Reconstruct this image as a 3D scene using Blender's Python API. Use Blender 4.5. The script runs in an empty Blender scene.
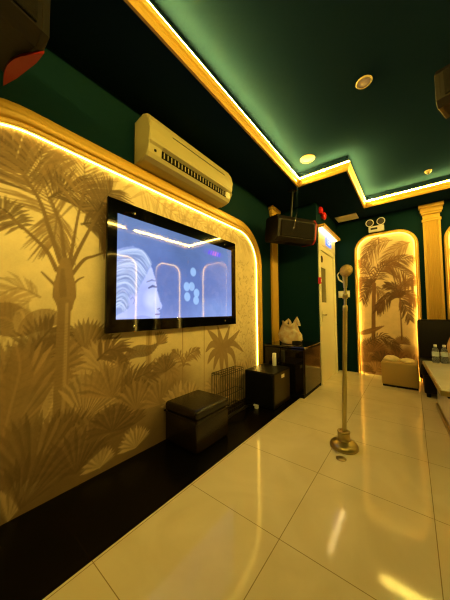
import bpy, bmesh, math, random
import numpy as np
from mathutils import Vector, Matrix, Euler

random.seed(7)
SC = bpy.context.scene
COL = SC.collection
PI = math.pi
R = math.radians

# ------------------------------------------------------------------ helpers
def lin(c):
    return tuple(((v / 255) / 12.92 if v / 255 <= .04045 else ((v / 255 + .055) / 1.055) ** 2.4) for v in c)

def mat(name, rgb, rough=.5, metal=0., spec=.5, trans=0., alpha=1., emit=None, estr=0., coat=0., noise=None, bump=None, ior=1.45):
    m = bpy.data.materials.new(name)
    m.use_nodes = True
    nt = m.node_tree
    b = nt.nodes['Principled BSDF']
    c = lin(rgb) + (1,)
    b.inputs['Base Color'].default_value = c
    b.inputs['Roughness'].default_value = rough
    b.inputs['Metallic'].default_value = metal
    b.inputs['Specular IOR Level'].default_value = spec
    b.inputs['Transmission Weight'].default_value = trans
    b.inputs['Alpha'].default_value = alpha
    b.inputs['Coat Weight'].default_value = coat
    b.inputs['IOR'].default_value = ior
    if emit:
        b.inputs['Emission Color'].default_value = tuple(emit) + (1,)
        b.inputs['Emission Strength'].default_value = estr
    if noise or bump:
        tc = nt.nodes.new('ShaderNodeTexCoord')
        nz = nt.nodes.new('ShaderNodeTexNoise')
        nz.inputs['Scale'].default_value = (noise or bump)[0]
        nz.inputs['Detail'].default_value = 4
        nt.links.new(tc.outputs['Object'], nz.inputs['Vector'])
        if noise:
            r = nt.nodes.new('ShaderNodeValToRGB')
            r.color_ramp.elements[0].position = .35
            r.color_ramp.elements[1].position = .65
            r.color_ramp.elements[0].color = c
            r.color_ramp.elements[1].color = lin(noise[1]) + (1,)
            nt.links.new(nz.outputs['Fac'], r.inputs['Fac'])
            nt.links.new(r.outputs['Color'], b.inputs['Base Color'])
        if bump:
            bp = nt.nodes.new('ShaderNodeBump')
            bp.inputs['Strength'].default_value = bump[1]
            bp.inputs['Distance'].default_value = .01
            nt.links.new(nz.outputs['Fac'], bp.inputs['Height'])
            nt.links.new(bp.outputs['Normal'], b.inputs['Normal'])
    return m

def setp(o, **k):
    for a, v in k.items():
        if v is not None:
            o[a] = v
    return o

def thing(name, label, cat, loc=(0, 0, 0), rot=(0, 0, 0), group=None):
    o = bpy.data.objects.new(name, None)
    COL.objects.link(o)
    o.empty_display_size = .1
    o.location = loc
    o.rotation_euler = rot
    return setp(o, label=label, category=cat, group=group)

def obj(name, bm, m, parent=None, world=False, smooth=False, label=None):
    """one mesh object; coordinates are local to the parent unless world is True"""
    bmesh.ops.recalc_face_normals(bm, faces=bm.faces)
    me = bpy.data.meshes.new(name)
    if world and parent is not None:
        mw = Matrix.LocRotScale(parent.location, parent.rotation_euler, None)
        if parent.parent is not None:
            pp = parent.parent
            mw = Matrix.LocRotScale(pp.location, pp.rotation_euler, None) @ mw
        bmesh.ops.transform(bm, matrix=mw.inverted(), verts=bm.verts)
    bm.to_mesh(me)
    bm.free()
    for x in (m if isinstance(m, (list, tuple)) else [m]):
        me.materials.append(x)
    if smooth:
        for p in me.polygons:
            p.use_smooth = True
        try:
            me.set_sharp_from_angle(angle=R(38))
        except Exception:
            pass
    o = bpy.data.objects.new(name, me)
    COL.objects.link(o)
    if parent is not None:
        o.parent = parent
    if label:
        o['label'] = label
    return o

def tag(o, label, cat, group=None):
    return setp(o, label=label, category=cat, group=group)

def struct(o, label=None):
    o['kind'] = 'structure'
    if label:
        o['label'] = label
    return o

def NB():
    return bmesh.new()

def box(bm, a, b, bev=0, seg=2, mi=0):
    """axis aligned box between corners a and b"""
    n0 = len(bm.verts)
    g = bmesh.ops.create_cube(bm, size=1)
    vs = g['verts']
    c = [(a[i] + b[i]) / 2 for i in range(3)]
    s = [abs(b[i] - a[i]) for i in range(3)]
    for v in vs:
        v.co = Vector((c[0] + v.co.x * s[0], c[1] + v.co.y * s[1], c[2] + v.co.z * s[2]))
    fs = list({f for v in vs for f in v.link_faces})
    for f in fs:
        f.material_index = mi
    if bev:
        es = list({e for v in vs for e in v.link_edges})
        r = bmesh.ops.bevel(bm, geom=es, offset=min(bev, min(s) * .49), segments=seg, profile=.5, affect='EDGES')
        for f in r['faces']:
            f.material_index = mi
    return bm

def tube(bm, pts, r, n=10, cap=True):
    """tube along a polyline; r is a number or one per point"""
    pts = [Vector(p) for p in pts]
    rs = r if isinstance(r, (list, tuple)) else [r] * len(pts)
    rings = []
    up = Vector((0, 0, 1))
    prev = None
    for i, p in enumerate(pts):
        d = (pts[min(i + 1, len(pts) - 1)] - pts[max(i - 1, 0)]).normalized()
        if prev is None:
            a = d.orthogonal().normalized()
        else:
            a = (prev - d * prev.dot(d))
            a = a.normalized() if a.length > 1e-6 else d.orthogonal().normalized()
        prev = a
        b = d.cross(a)
        rings.append([bm.verts.new(p + (a * math.cos(2 * PI * k / n) + b * math.sin(2 * PI * k / n)) * rs[i]) for k in range(n)])
    for i in range(len(rings) - 1):
        for k in range(n):
            bm.faces.new((rings[i][k], rings[i][(k + 1) % n], rings[i + 1][(k + 1) % n], rings[i + 1][k]))
    if cap:
        bm.faces.new(rings[0][::-1])
        bm.faces.new(rings[-1])
    return bm

def lathe(bm, prof, c=(0, 0, 0), n=28, mtx=None):
    """revolve (radius, height) pairs about z through c"""
    rings = []
    for r, h in prof:
        if r < 1e-5:
            rings.append([bm.verts.new(Vector((c[0], c[1], c[2] + h)))])
        else:
            rings.append([bm.verts.new(Vector((c[0] + r * math.cos(2 * PI * k / n), c[1] + r * math.sin(2 * PI * k / n), c[2] + h))) for k in range(n)])
    for A, B in zip(rings, rings[1:]):
        for k in range(n):
            q = (k + 1) % n
            if len(A) == 1 and len(B) == 1:
                continue
            if len(A) == 1:
                bm.faces.new((A[0], B[q], B[k]))
            elif len(B) == 1:
                bm.faces.new((A[k], A[q], B[0]))
            else:
                bm.faces.new((A[k], A[q], B[q], B[k]))
    if len(rings[0]) > 1:
        bm.faces.new(rings[0][::-1])
    if len(rings[-1]) > 1:
        bm.faces.new(rings[-1])
    if mtx is not None:
        vs = [v for r in rings for v in r]
        bmesh.ops.transform(bm, matrix=mtx, verts=vs)
    return bm

def prism(bm, poly, fn, a, b, bev=0):
    """polygon (u,v) extruded from a to b; fn(u,v,w) gives the 3-D point"""
    A = [bm.verts.new(Vector(fn(u, v, a))) for u, v in poly]
    B = [bm.verts.new(Vector(fn(u, v, b))) for u, v in poly]
    n = len(poly)
    fs = [bm.faces.new(A[::-1]), bm.faces.new(B)]
    for k in range(n):
        fs.append(bm.faces.new((A[k], A[(k + 1) % n], B[(k + 1) % n], B[k])))
    if bev:
        es = list({e for f in fs[:2] for e in f.edges})
        bmesh.ops.bevel(bm, geom=es, offset=bev, segments=2, profile=.5, affect='EDGES')
    return bm

def arch_path(u0, u1, z0, z1, r, n=14):
    """(point, outward normal) round an opening with round top corners, from right foot to left foot"""
    P = [((u1, z0), (1, 0))]
    for k in range(n + 1):
        a = PI / 2 * k / n
        P.append(((u1 - r + r * math.cos(a), z1 - r + r * math.sin(a)), (math.cos(a), math.sin(a))))
    for k in range(n + 1):
        a = PI / 2 + PI / 2 * k / n
        P.append(((u0 + r + r * math.cos(a), z1 - r + r * math.sin(a)), (math.cos(a), math.sin(a))))
    P.append(((u0, z0), (-1, 0)))
    return P

def sweep(bm, path, prof, fn, close=True):
    """profile points (outward, height) swept along an arch path; fn(u,z,h)"""
    rings = []
    for (u, z), (nu, nz) in path:
        rings.append([bm.verts.new(Vector(fn(u + nu * o, z + nz * o, h))) for o, h in prof])
    m = len(prof)
    for A, B in zip(rings, rings[1:]):
        for k in range(m if close else m - 1):
            bm.faces.new((A[k], A[(k + 1) % m], B[(k + 1) % m], B[k]))
    if close:
        bm.faces.new(rings[0][::-1])
        bm.faces.new(rings[-1])
    return bm

# ------------------------------------------------------------------ a small painter for pictures that are colours on a flat panel
class Canvas:
    def __init__(s, u0, u1, v0, v1, step):
        s.u0, s.u1, s.v0, s.v1 = u0, u1, v0, v1
        s.nu = int(round((u1 - u0) / step)) + 1
        s.nv = int(round((v1 - v0) / step)) + 1
        s.step = step
        s.U, s.V = np.meshgrid(np.linspace(u0, u1, s.nu), np.linspace(v0, v1, s.nv))
        s.C = np.zeros((s.nv, s.nu, 3))
    def fill(s, top, bottom):
        t = ((s.V - s.v0) / (s.v1 - s.v0))[..., None]
        s.C[:] = np.array(bottom) * (1 - t) + np.array(top) * t
    def _win(s, u0, u1, v0, v1):
        du = (s.u1 - s.u0) / (s.nu - 1); dv = (s.v1 - s.v0) / (s.nv - 1)
        i0 = max(0, int((u0 - s.u0) / du)); i1 = min(s.nu, int((u1 - s.u0) / du) + 2)
        j0 = max(0, int((v0 - s.v0) / dv)); j1 = min(s.nv, int((v1 - s.v0) / dv) + 2)
        return (slice(j0, j1), slice(i0, i1)) if i1 > i0 and j1 > j0 else None
    def _mix(s, w, a, col):
        a = np.clip(a, 0, 1)[..., None]
        s.C[w] = s.C[w] * (1 - a) + np.array(col) * a
    def stroke(s, pts, rad, col, alpha=1., soft=None):
        soft = soft or s.step * .8
        if not isinstance(rad, (list, tuple)):
            rad = [rad] * len(pts)
        m = max(rad) + soft
        us = [p[0] for p in pts]; vs = [p[1] for p in pts]
        w = s._win(min(us) - m, max(us) + m, min(vs) - m, max(vs) + m)
        if w is None:
            return
        U = s.U[w]; V = s.V[w]
        best = np.full(U.shape, -9.)
        for (a, ra), (b, rb) in zip(zip(pts, rad), zip(pts[1:], rad[1:])):
            dx, dy = b[0] - a[0], b[1] - a[1]
            L2 = dx * dx + dy * dy + 1e-12
            t = np.clip(((U - a[0]) * dx + (V - a[1]) * dy) / L2, 0, 1)
            d = np.hypot(U - a[0] - t * dx, V - a[1] - t * dy)
            best = np.maximum(best, ra + (rb - ra) * t - d)
        s._mix(w, alpha * np.clip(best / soft + .5, 0, 1), col)
    def blob(s, c, ru, rv, col, alpha=1., soft=.3):
        w = s._win(c[0] - ru * 1.5, c[0] + ru * 1.5, c[1] - rv * 1.5, c[1] + rv * 1.5)
        if w is None:
            return
        d = np.hypot((s.U[w] - c[0]) / ru, (s.V[w] - c[1]) / rv)
        s._mix(w, alpha * np.clip((1 - d) / soft + .5, 0, 1), col)
    def poly(s, pts, col, alpha=1.):
        us = [p[0] for p in pts]; vs = [p[1] for p in pts]
        w = s._win(min(us), max(us), min(vs), max(vs))
        if w is None:
            return
        U = s.U[w]; V = s.V[w]
        ins = np.zeros(U.shape, bool)
        for (x0, y0), (x1, y1) in zip(pts, pts[1:] + pts[:1]):
            if y0 == y1:
                continue
            c = ((y0 > V) != (y1 > V)) & (U < (x1 - x0) * (V - y0) / (y1 - y0) + x0)
            ins ^= c
        f = ins.astype(float)
        g = np.pad(f, 1, mode='edge')
        f = (g[:-2, 1:-1] + g[2:, 1:-1] + g[1:-1, :-2] + g[1:-1, 2:] + 2 * f) / 6
        s._mix(w, alpha * f, col)
    # plants
    def frond(s, pts, n, ln, wd, col, droop=.25, ang=48, alpha=1., stem=.008, both=True):
        P = curve(pts, 24)
        for k in range(n):
            t = .12 + .88 * k / (n - 1)
            i = min(int(t * 23), 22)
            p = P[i]; q = P[i + 1]
            a0 = math.atan2(q[1] - p[1], q[0] - p[0])
            l = ln * (.45 + .75 * math.sin(PI * (.12 + .8 * t))) * random.uniform(.8, 1.1)
            for sd in ((1, -1) if both else (1,)):
                a = a0 + sd * R(ang * (1.15 - .5 * t) + random.uniform(-7, 7))
                m = (p[0] + math.cos(a) * l * .5, p[1] + math.sin(a) * l * .5 - droop * l * .12)
                e = (p[0] + math.cos(a) * l, p[1] + math.sin(a) * l - droop * l * .6)
                fq = random.uniform(.85, 1.18); c = tuple(x * fq for x in col)
                s.stroke([p, m, e], [wd * .5, wd, wd * .15], c, alpha)
        s.stroke(P, [stem * (1 - .7 * k / 23) for k in range(len(P))], tuple(x * .8 for x in col), alpha)
    def fan(s, c, r, a0, a1, n, col, alpha=1., wd=None, fill=.72):
        wd = wd or r * R(abs(a1 - a0)) / n * .34
        for k in range(n):
            a = R(a0 + (a1 - a0) * k / (n - 1)) + random.uniform(-.02, .02)
            l = r * (.82 + .18 * math.sin(PI * k / (n - 1))) * random.uniform(.93, 1.04)
            f = random.uniform(.95, 1.4) if k % 2 else random.uniform(.62, .9)
            m = (c[0] + math.cos(a) * l * fill, c[1] + math.sin(a) * l * fill)
            e = (c[0] + math.cos(a) * l, c[1] + math.sin(a) * l - l * .06)
            s.stroke([c, m, e], [wd * .25, wd * 1.5, wd * .15], tuple(x * f for x in col), alpha)
    def blade(s, pts, w, col, alpha=1.):
        P = curve(pts, 16)
        n = len(P)
        s.stroke(P, [w * max(0, math.sin(PI * (.04 + .96 * k / (n - 1)))) ** 1.2 * (1 - .35 * k / n) + .003 for k in range(n)], col, alpha)
        for k in range(2, n - 1):
            a = math.atan2(P[k][1] - P[k - 1][1], P[k][0] - P[k - 1][0])
            ww = w * math.sin(PI * k / n) * .9
            for sd in (1, -1):
                b = a + sd * 1.0
                s.stroke([P[k], (P[k][0] + math.cos(b) * ww, P[k][1] + math.sin(b) * ww)], .0025, tuple(x * .75 for x in col), alpha * .6)
        s.stroke(P, .006, tuple(min(1, x * 1.35) for x in col), alpha * .8)
    def mottle(s, amp, scale, seed=1):
        rs = np.random.RandomState(seed)
        tot = np.zeros_like(s.U)
        for o, wgt in ((scale, 1), (scale / 2, .6), (scale / 4, .4)):
            nu = int((s.u1 - s.u0) / o) + 3; nv = int((s.v1 - s.v0) / o) + 3
            g = rs.rand(nv, nu) - .5
            x = (s.U - s.u0) / o; y = (s.V - s.v0) / o
            i = x.astype(int); j = y.astype(int); fx = x - i; fy = y - j
            fx = fx * fx * (3 - 2 * fx); fy = fy * fy * (3 - 2 * fy)
            tot += wgt * ((g[j, i] * (1 - fx) + g[j, i + 1] * fx) * (1 - fy) + (g[j + 1, i] * (1 - fx) + g[j + 1, i + 1] * fx) * fy)
        s.C *= (1 + amp * tot)[..., None]
    def to_object(s, name, fn, m, parent, mask=None):
        """flat grid mesh carrying the picture as a colour attribute; mask(u,v) keeps faces"""
        U = s.U.ravel(); V = s.V.ravel()
        co = np.array([fn(u, v) for u, v in zip(U, V)], dtype=np.float32)
        nu, nv = s.nu, s.nv
        J, I = np.meshgrid(np.arange(nv - 1), np.arange(nu - 1), indexing='ij')
        q = np.stack([J * nu + I, J * nu + I + 1, (J + 1) * nu + I + 1, (J + 1) * nu + I], -1).reshape(-1, 4)
        if mask is not None:
            cu = (U[q[:, 0]] + U[q[:, 2]]) / 2; cv = (V[q[:, 0]] + V[q[:, 2]]) / 2
            q = q[mask(cu, cv)]
        used = np.unique(q); remap = -np.ones(nu * nv, int); remap[used] = np.arange(len(used))
        q = remap[q]; co = co[used]; cl = np.clip(s.C.reshape(-1, 3)[used], 0, 1)
        mw = Matrix.LocRotScale(parent.location, parent.rotation_euler, None)
        co = co - np.array(parent.location, dtype=np.float32)
        me = bpy.data.meshes.new(name)
        me.from_pydata(co.tolist(), [], q.tolist())
        at = me.attributes.new('paint', 'FLOAT_COLOR', 'POINT')
        at.data.foreach_set('color', np.c_[cl, np.ones(len(cl))].astype(np.float32).ravel())
        me.materials.append(m)
        o = bpy.data.objects.new(name, me)
        COL.objects.link(o)
        o.parent = parent
        return o

def curve(pts, n):
    """Catmull-Rom through 2-D points"""
    if len(pts) == 2:
        return [(pts[0][0] + (pts[1][0] - pts[0][0]) * k / (n - 1), pts[0][1] + (pts[1][1] - pts[0][1]) * k / (n - 1)) for k in range(n)]
    P = [pts[0]] + list(pts) + [pts[-1]]
    out = []
    m = len(pts) - 1
    for k in range(n):
        t = k / (n - 1) * m
        i = min(int(t), m - 1); t -= i
        p0, p1, p2, p3 = P[i:i + 4]
        out.append(tuple(.5 * (2 * p1[a] + (p2[a] - p0[a]) * t + (2 * p0[a] - 5 * p1[a] + 4 * p2[a] - p3[a]) * t * t + (3 * p1[a] - p0[a] - 3 * p2[a] + p3[a]) * t ** 3) for a in (0, 1)))
    return out

# ------------------------------------------------------------------ materials
LED_COL = (1.0, .72, .12)
M_green = mat('green_wall_paint', (10, 36, 42), .8, spec=.04, bump=(60, .05))
M_soffit = mat('green_ceiling_paint', (17, 34, 50), 1.0, spec=0, bump=(50, .04))
M_gold = mat('gilded_plaster', (198, 156, 60), .40, metal=.15, bump=(25, .12))
M_led = mat('warm_light_strip', (255, 220, 150), .4, emit=LED_COL, estr=420)
M_ledm = mat('mural_light_strip', (255, 220, 150), .4, emit=LED_COL, estr=14)
M_ledr = mat('wall_arch_light_strip', (255, 220, 150), .4, emit=LED_COL, estr=26)
M_ledb = mat('niche_light_strip', (255, 220, 150), .4, emit=LED_COL, estr=32)
M_ledw = mat('warm_white_lamp', (255, 230, 180), .4, emit=(1, .72, .3), estr=14)
M_black = mat('black_plastic', (9, 8, 7), .4, spec=.25)
M_matte = mat('matte_black', (6, 5, 5), .8, spec=.15)
M_gloss = mat('glossy_black_glass', (4, 4, 5), .05, spec=.3)
M_brown = mat('dark_brown_cabinet', (16, 10, 7), .5, spec=.25, bump=(40, .1))
M_grille = mat('speaker_cloth', (11, 8, 6), .85, spec=.15, bump=(220, .4))
M_red = mat('red_trim', (190, 26, 20), .4)
M_dred = mat('dark_red_trim', (140, 16, 12), .5)
M_redp = mat('red_enamel', (200, 30, 34), .3)
M_cream = mat('cream_plastic', (226, 214, 180), .4)
M_white = mat('white_plastic', (235, 232, 224), .35)
M_door = mat('cream_door_paint', (220, 212, 182), .38, bump=(12, .05))
M_brass = mat('brushed_brass', (172, 154, 100), .3, metal=.95)
M_pole = mat('champagne_pole', (196, 180, 116), .28, metal=.8)
M_leather = mat('dark_brown_leather', (24, 17, 8), .26, spec=.45, bump=(90, .15))
M_sofa = mat('black_brown_leather', (13, 8, 6), .5, spec=.2, bump=(80, .15))
M_pouf = mat('tan_leather', (170, 140, 80), .38, bump=(90, .1))
M_cloth = mat('cream_cloth', (226, 206, 158), .8, bump=(40, .5))
M_steel = mat('dark_wire', (50, 44, 36), .4, metal=.6)
M_chrome = mat('chrome', (210, 208, 200), .15, metal=1)
M_dglass = mat('smoked_glass', (14, 10, 7), .05, coat=.5)
M_tmarble = mat('white_marble_top', (246, 243, 232), .08, noise=(5, (236, 230, 212)), coat=.5)
M_water = mat('clear_plastic', (244, 246, 248), .08, trans=.85, ior=1.08)
M_label = mat('bottle_label', (196, 206, 216), .4)
M_bag = mat('thin_plastic_bag', (236, 226, 200), .3, trans=.35, noise=(14, (206, 168, 120)), bump=(22, .8), ior=1.1)
M_napkin = mat('tan_napkin', (206, 158, 112), .8)
M_blue = mat('blue_sign', (30, 70, 190), .3, emit=(.1, .25, 1), estr=.9)
M_signw = mat('sign_white', (240, 244, 250), .3, emit=(.8, .9, 1), estr=.5)
M_grey = mat('grey_parts_vent_shade', (60, 56, 44), .6)  # grey of small fittings; in the vent it stands in for shade
M_winglass = mat('dim_door_glass', (128, 118, 84), .12)

def attr_mat(name, rough, emission=0., bump=False, gain=1., spec=.3):
    m = bpy.data.materials.new(name); m.use_nodes = True
    nt = m.node_tree; b = nt.nodes['Principled BSDF']
    a = nt.nodes.new('ShaderNodeAttribute'); a.attribute_name = 'paint'
    b.inputs['Roughness'].default_value = rough
    b.inputs['Specular IOR Level'].default_value = spec
    if emission:
        b.inputs['Base Color'].default_value = (.01, .01, .012, 1)
        nt.links.new(a.outputs['Color'], b.inputs['Emission Color'])
        b.inputs['Emission Strength'].default_value = emission
    else:
        nz = nt.nodes.new('ShaderNodeTexNoise'); nz.inputs['Scale'].default_value = 120
        tc = nt.nodes.new('ShaderNodeTexCoord'); nt.links.new(tc.outputs['Object'], nz.inputs['Vector'])
        mx = nt.nodes.new('ShaderNodeMixRGB'); mx.blend_type = 'OVERLAY'; mx.inputs['Fac'].default_value = .12
        nt.links.new(a.outputs['Color'], mx.inputs['Color1']); nt.links.new(nz.outputs['Fac'], mx.inputs['Color2'])
        nt.links.new(mx.outputs['Color'], b.inputs['Base Color'])
    return m
M_mural = attr_mat('palm_wallpaper', .62)
M_screen = attr_mat('lit_screen', .04, emission=1.0, spec=.6)

def tile_mat(name, c1, c2, grout, rough, spec, gw):
    m = bpy.data.materials.new(name); m.use_nodes = True
    nt = m.node_tree; b = nt.nodes['Principled BSDF']; N = nt.nodes.new; L = nt.links.new
    g = N('ShaderNodeNewGeometry'); s = N('ShaderNodeSeparateXYZ'); L(g.outputs['Position'], s.inputs[0])
    def line(out, off):
        a = N('ShaderNodeMath'); a.operation = 'ADD'; a.inputs[1].default_value = off; L(out, a.inputs[0])
        d = N('ShaderNodeMath'); d.operation = 'DIVIDE'; d.inputs[1].default_value = .6; L(a.outputs[0], d.inputs[0])
        f = N('ShaderNodeMath'); f.operation = 'FRACT'; L(d.outputs[0], f.inputs[0])
        h = N('ShaderNodeMath'); h.operation = 'SUBTRACT'; h.inputs[1].default_value = .5; L(f.outputs[0], h.inputs[0])
        ab = N('ShaderNodeMath'); ab.operation = 'ABSOLUTE'; L(h.outputs[0], ab.inputs[0])
        gt = N('ShaderNodeMath'); gt.operation = 'GREATER_THAN'; gt.inputs[1].default_value = .5 - gw / .6 / 2; L(ab.outputs[0], gt.inputs[0])
        return gt.outputs[0]
    lx = line(s.outputs[0], 6 + .545); ly = line(s.outputs[1], 6 - 1.11 + 1.2)
    mxm = N('ShaderNodeMath'); mxm.operation = 'MAXIMUM'; L(lx, mxm.inputs[0]); L(ly, mxm.inputs[1])
    nz = N('ShaderNodeTexNoise'); nz.inputs['Scale'].default_value = 2.2; nz.inputs['Detail'].default_value = 6; nz.inputs['Distortion'].default_value = 1.2
    L(g.outputs['Position'], nz.inputs['Vector'])
    r = N('ShaderNodeValToRGB'); r.color_ramp.elements[0].position = .35; r.color_ramp.elements[1].position = .65
    r.color_ramp.elements[0].color = lin(c1) + (1,); r.color_ramp.elements[1].color = lin(c2) + (1,)
    L(nz.outputs['Fac'], r.inputs['Fac'])
    mx = N('ShaderNodeMixRGB'); L(mxm.outputs[0], mx.inputs['Fac']); L(r.outputs['Color'], mx.inputs['Color1'])
    mx.inputs['Color2'].default_value = lin(grout) + (1,)
    L(mx.outputs['Color'], b.inputs['Base Color'])
    b.inputs['Roughness'].default_value = rough
    b.inputs['Specular IOR Level'].default_value = spec
    return m
M_floor = tile_mat('polished_beige_tiles', (222, 207, 166), (232, 218, 180), (160, 138, 88), .075, .24, .0036)
M_floorb = tile_mat('black_floor_tiles', (9, 7, 5), (11, 8, 6), (20, 14, 8), .25, .12, .004)

# ------------------------------------------------------------------ room shell
XL, XR, YB, YF, ZS, ZC = -1.725, 1.9, 4.88, -1.6, 2.77, 2.945
XD, YS, XE = -1.1, 3.68, -1.158
bm = NB(); box(bm, (XE, YF, -.06), (XR, YB, 0)); struct(obj('floor', bm, M_floor))
bm = NB(); box(bm, (XL, YF, -.06), (XE, YS, 0)); struct(obj('trim_1', bm, M_floorb), 'strip of black floor tiles along the mural wall')
bm = NB(); box(bm, (XL - .12, YF, 0), (XL, YS + .1, ZC)); struct(obj('wall_left', bm, M_green))
bm = NB(); box(bm, (XL, YS, 0), (XD - .1, YS + .1, ZC)); struct(obj('wall_corner', bm, M_green))
DY0, DY1, DZ = 3.80, 4.60, 2.06      # door opening
bm = NB()
box(bm, (XD - .1, YS, 0), (XD, DY0 - .06, ZC)); box(bm, (XD - .1, DY1 + .06, 0), (XD, YB, ZC)); box(bm, (XD - .1, DY0 - .06, DZ + .06), (XD, DY1 + .06, ZC))
struct(obj('wall_door', bm, M_green))
bm = NB(); box(bm, (XD - .1, YB, 0), (XR, YB + .12, ZC)); struct(obj('wall_back', bm, M_green))
bm = NB(); box(bm, (XR, YF, 0), (XR + .12, YB, ZC)); struct(obj('wall_right', bm, M_green))
bm = NB(); box(bm, (XL, YF - .12, 0), (XR, YF, ZC)); struct(obj('wall_rear', bm, M_green))
TRAY = [(-1.15, -1.1), (-1.15, 3.07), (-.555, 3.07), (-.555, 4.38), (1.35, 4.38), (1.35, -1.1)]
bm = NB()
box(bm, (XL, YF, ZC), (XR, YB, ZC + .1))
box(bm, (XL, YF, ZS), (-1.15, YB, ZC)); box(bm, (1.35, YF, ZS), (XR, YB, ZC)); box(bm, (-1.15, YF, ZS), (1.35, -1.1, ZC))
box(bm, (-1.15, 4.38, ZS), (1.35, YB, ZC)); box(bm, (-1.15, 3.07, ZS), (-.555, 4.38, ZC))
struct(obj('ceiling', bm, M_soffit), 'dark green tray ceiling')

def tray_sweep(bm, prof):
    """profile (inward from tray edge, z) swept round the tray with mitred corners"""
    n = len(TRAY); rings = []
    for i in range(n):
        p0, p, p1 = TRAY[i - 1], TRAY[i], TRAY[(i + 1) % n]
        d0 = Vector((p[0] - p0[0], p[1] - p0[1])).normalized(); d1 = Vector((p1[0] - p[0], p1[1] - p[1])).normalized()
        n0 = Vector((d0.y, -d0.x)); n1 = Vector((d1.y, -d1.x))
        k = (n0 + n1) / (1 + n0.dot(n1))
        rings.append([bm.verts.new((p[0] + k.x * o, p[1] + k.y * o, z)) for o, z in prof])
    m = len(prof)
    for i in range(n):
        A, B = rings[i], rings[(i + 1) % n]
        for k in range(m):
            bm.faces.new((A[k], A[(k + 1) % m], B[(k + 1) % m], B[k]))
    return bm
bm = tray_sweep(NB(), [(0, ZS - .012), (.018, ZS - .012), (.03, ZS + .005), (.03, ZS + .03), (.04, ZS + .04), (.05, ZS + .06), (.05, ZS + .066), (.032, ZS + .068), (.032, ZS + .088), (.038, ZS + .089), (.038, ZS + .094), (0, ZS + .094)])
struct(obj('trim_2', bm, M_gold), 'gilded moulding round the ceiling tray')
bm = tray_sweep(NB(), [(.0325, ZS + .073), (.041, ZS + .0745), (.044, ZS + .079), (.041, ZS + .0835), (.0325, ZS + .085)])
tag(obj('light_strip', bm, M_led), 'glowing warm light strip running round the ceiling tray moulding', 'light strip')

# ------------------------------------------------------------------ murals in gilded arches
FRAME = [(0, 0), (0, .03), (.010, .036), (.028, .036), (.034, .050), (.050, .058), (.068, .056), (.076, .044), (.098, .044), (.104, .032), (.122, .028), (.134, .018), (.134, 0)]
def arch_thing(name, label, cat, u0, u1, z1, r, fn, fw, canvas, group=None, loc=(0, 0, 0), led=None):
    t = thing(name, label, cat, loc, group=group)
    path = arch_path(u0, u1, 0, z1, r)
    sc = fw / .134
    bm = sweep(NB(), path, [(o * sc, h * (.6 + .4 * sc)) for o, h in FRAME], fn)
    obj('gilded_frame', bm, M_gold, t, world=True, smooth=True)
    if led is None:      # light strip tucked under the inner lip of the frame
        bm = sweep(NB(), path, [(-.014, .030), (-.014, .034), (.004, .034), (.004, .030)], fn)
        obj('inner_lip', bm, M_gold, t, world=True)
        bm = sweep(NB(), path, [(-.001, .010), (-.004, .012), (-.004, .022), (-.001, .024)], fn)
    else:
        bm = sweep(NB(), path, [(-.001, .010), (-.006, .011), (-.009, .0145), (-.006, .018), (-.001, .019)], fn)
    obj('light_strip', bm, led or M_ledb, t, world=True, label='glowing light strip inside the frame')
    def inside(u, v):
        cu = np.clip(u, u0 + r, u1 - r)
        return (u > u0 - .004) & (u < u1 + .004) & ((v < z1 - r) | (np.hypot(u - cu, v - (z1 - r)) < r + .006))
    canvas.to_object('mural', lambda u, v: fn(u, v, .005), M_mural, t, inside)
    return t

BG, MID, LEAF, DARK, PALE = lin((208, 190, 154)), lin((168, 142, 106)), lin((134, 108, 76)), lin((102, 80, 55)), lin((222, 206, 172))

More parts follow.
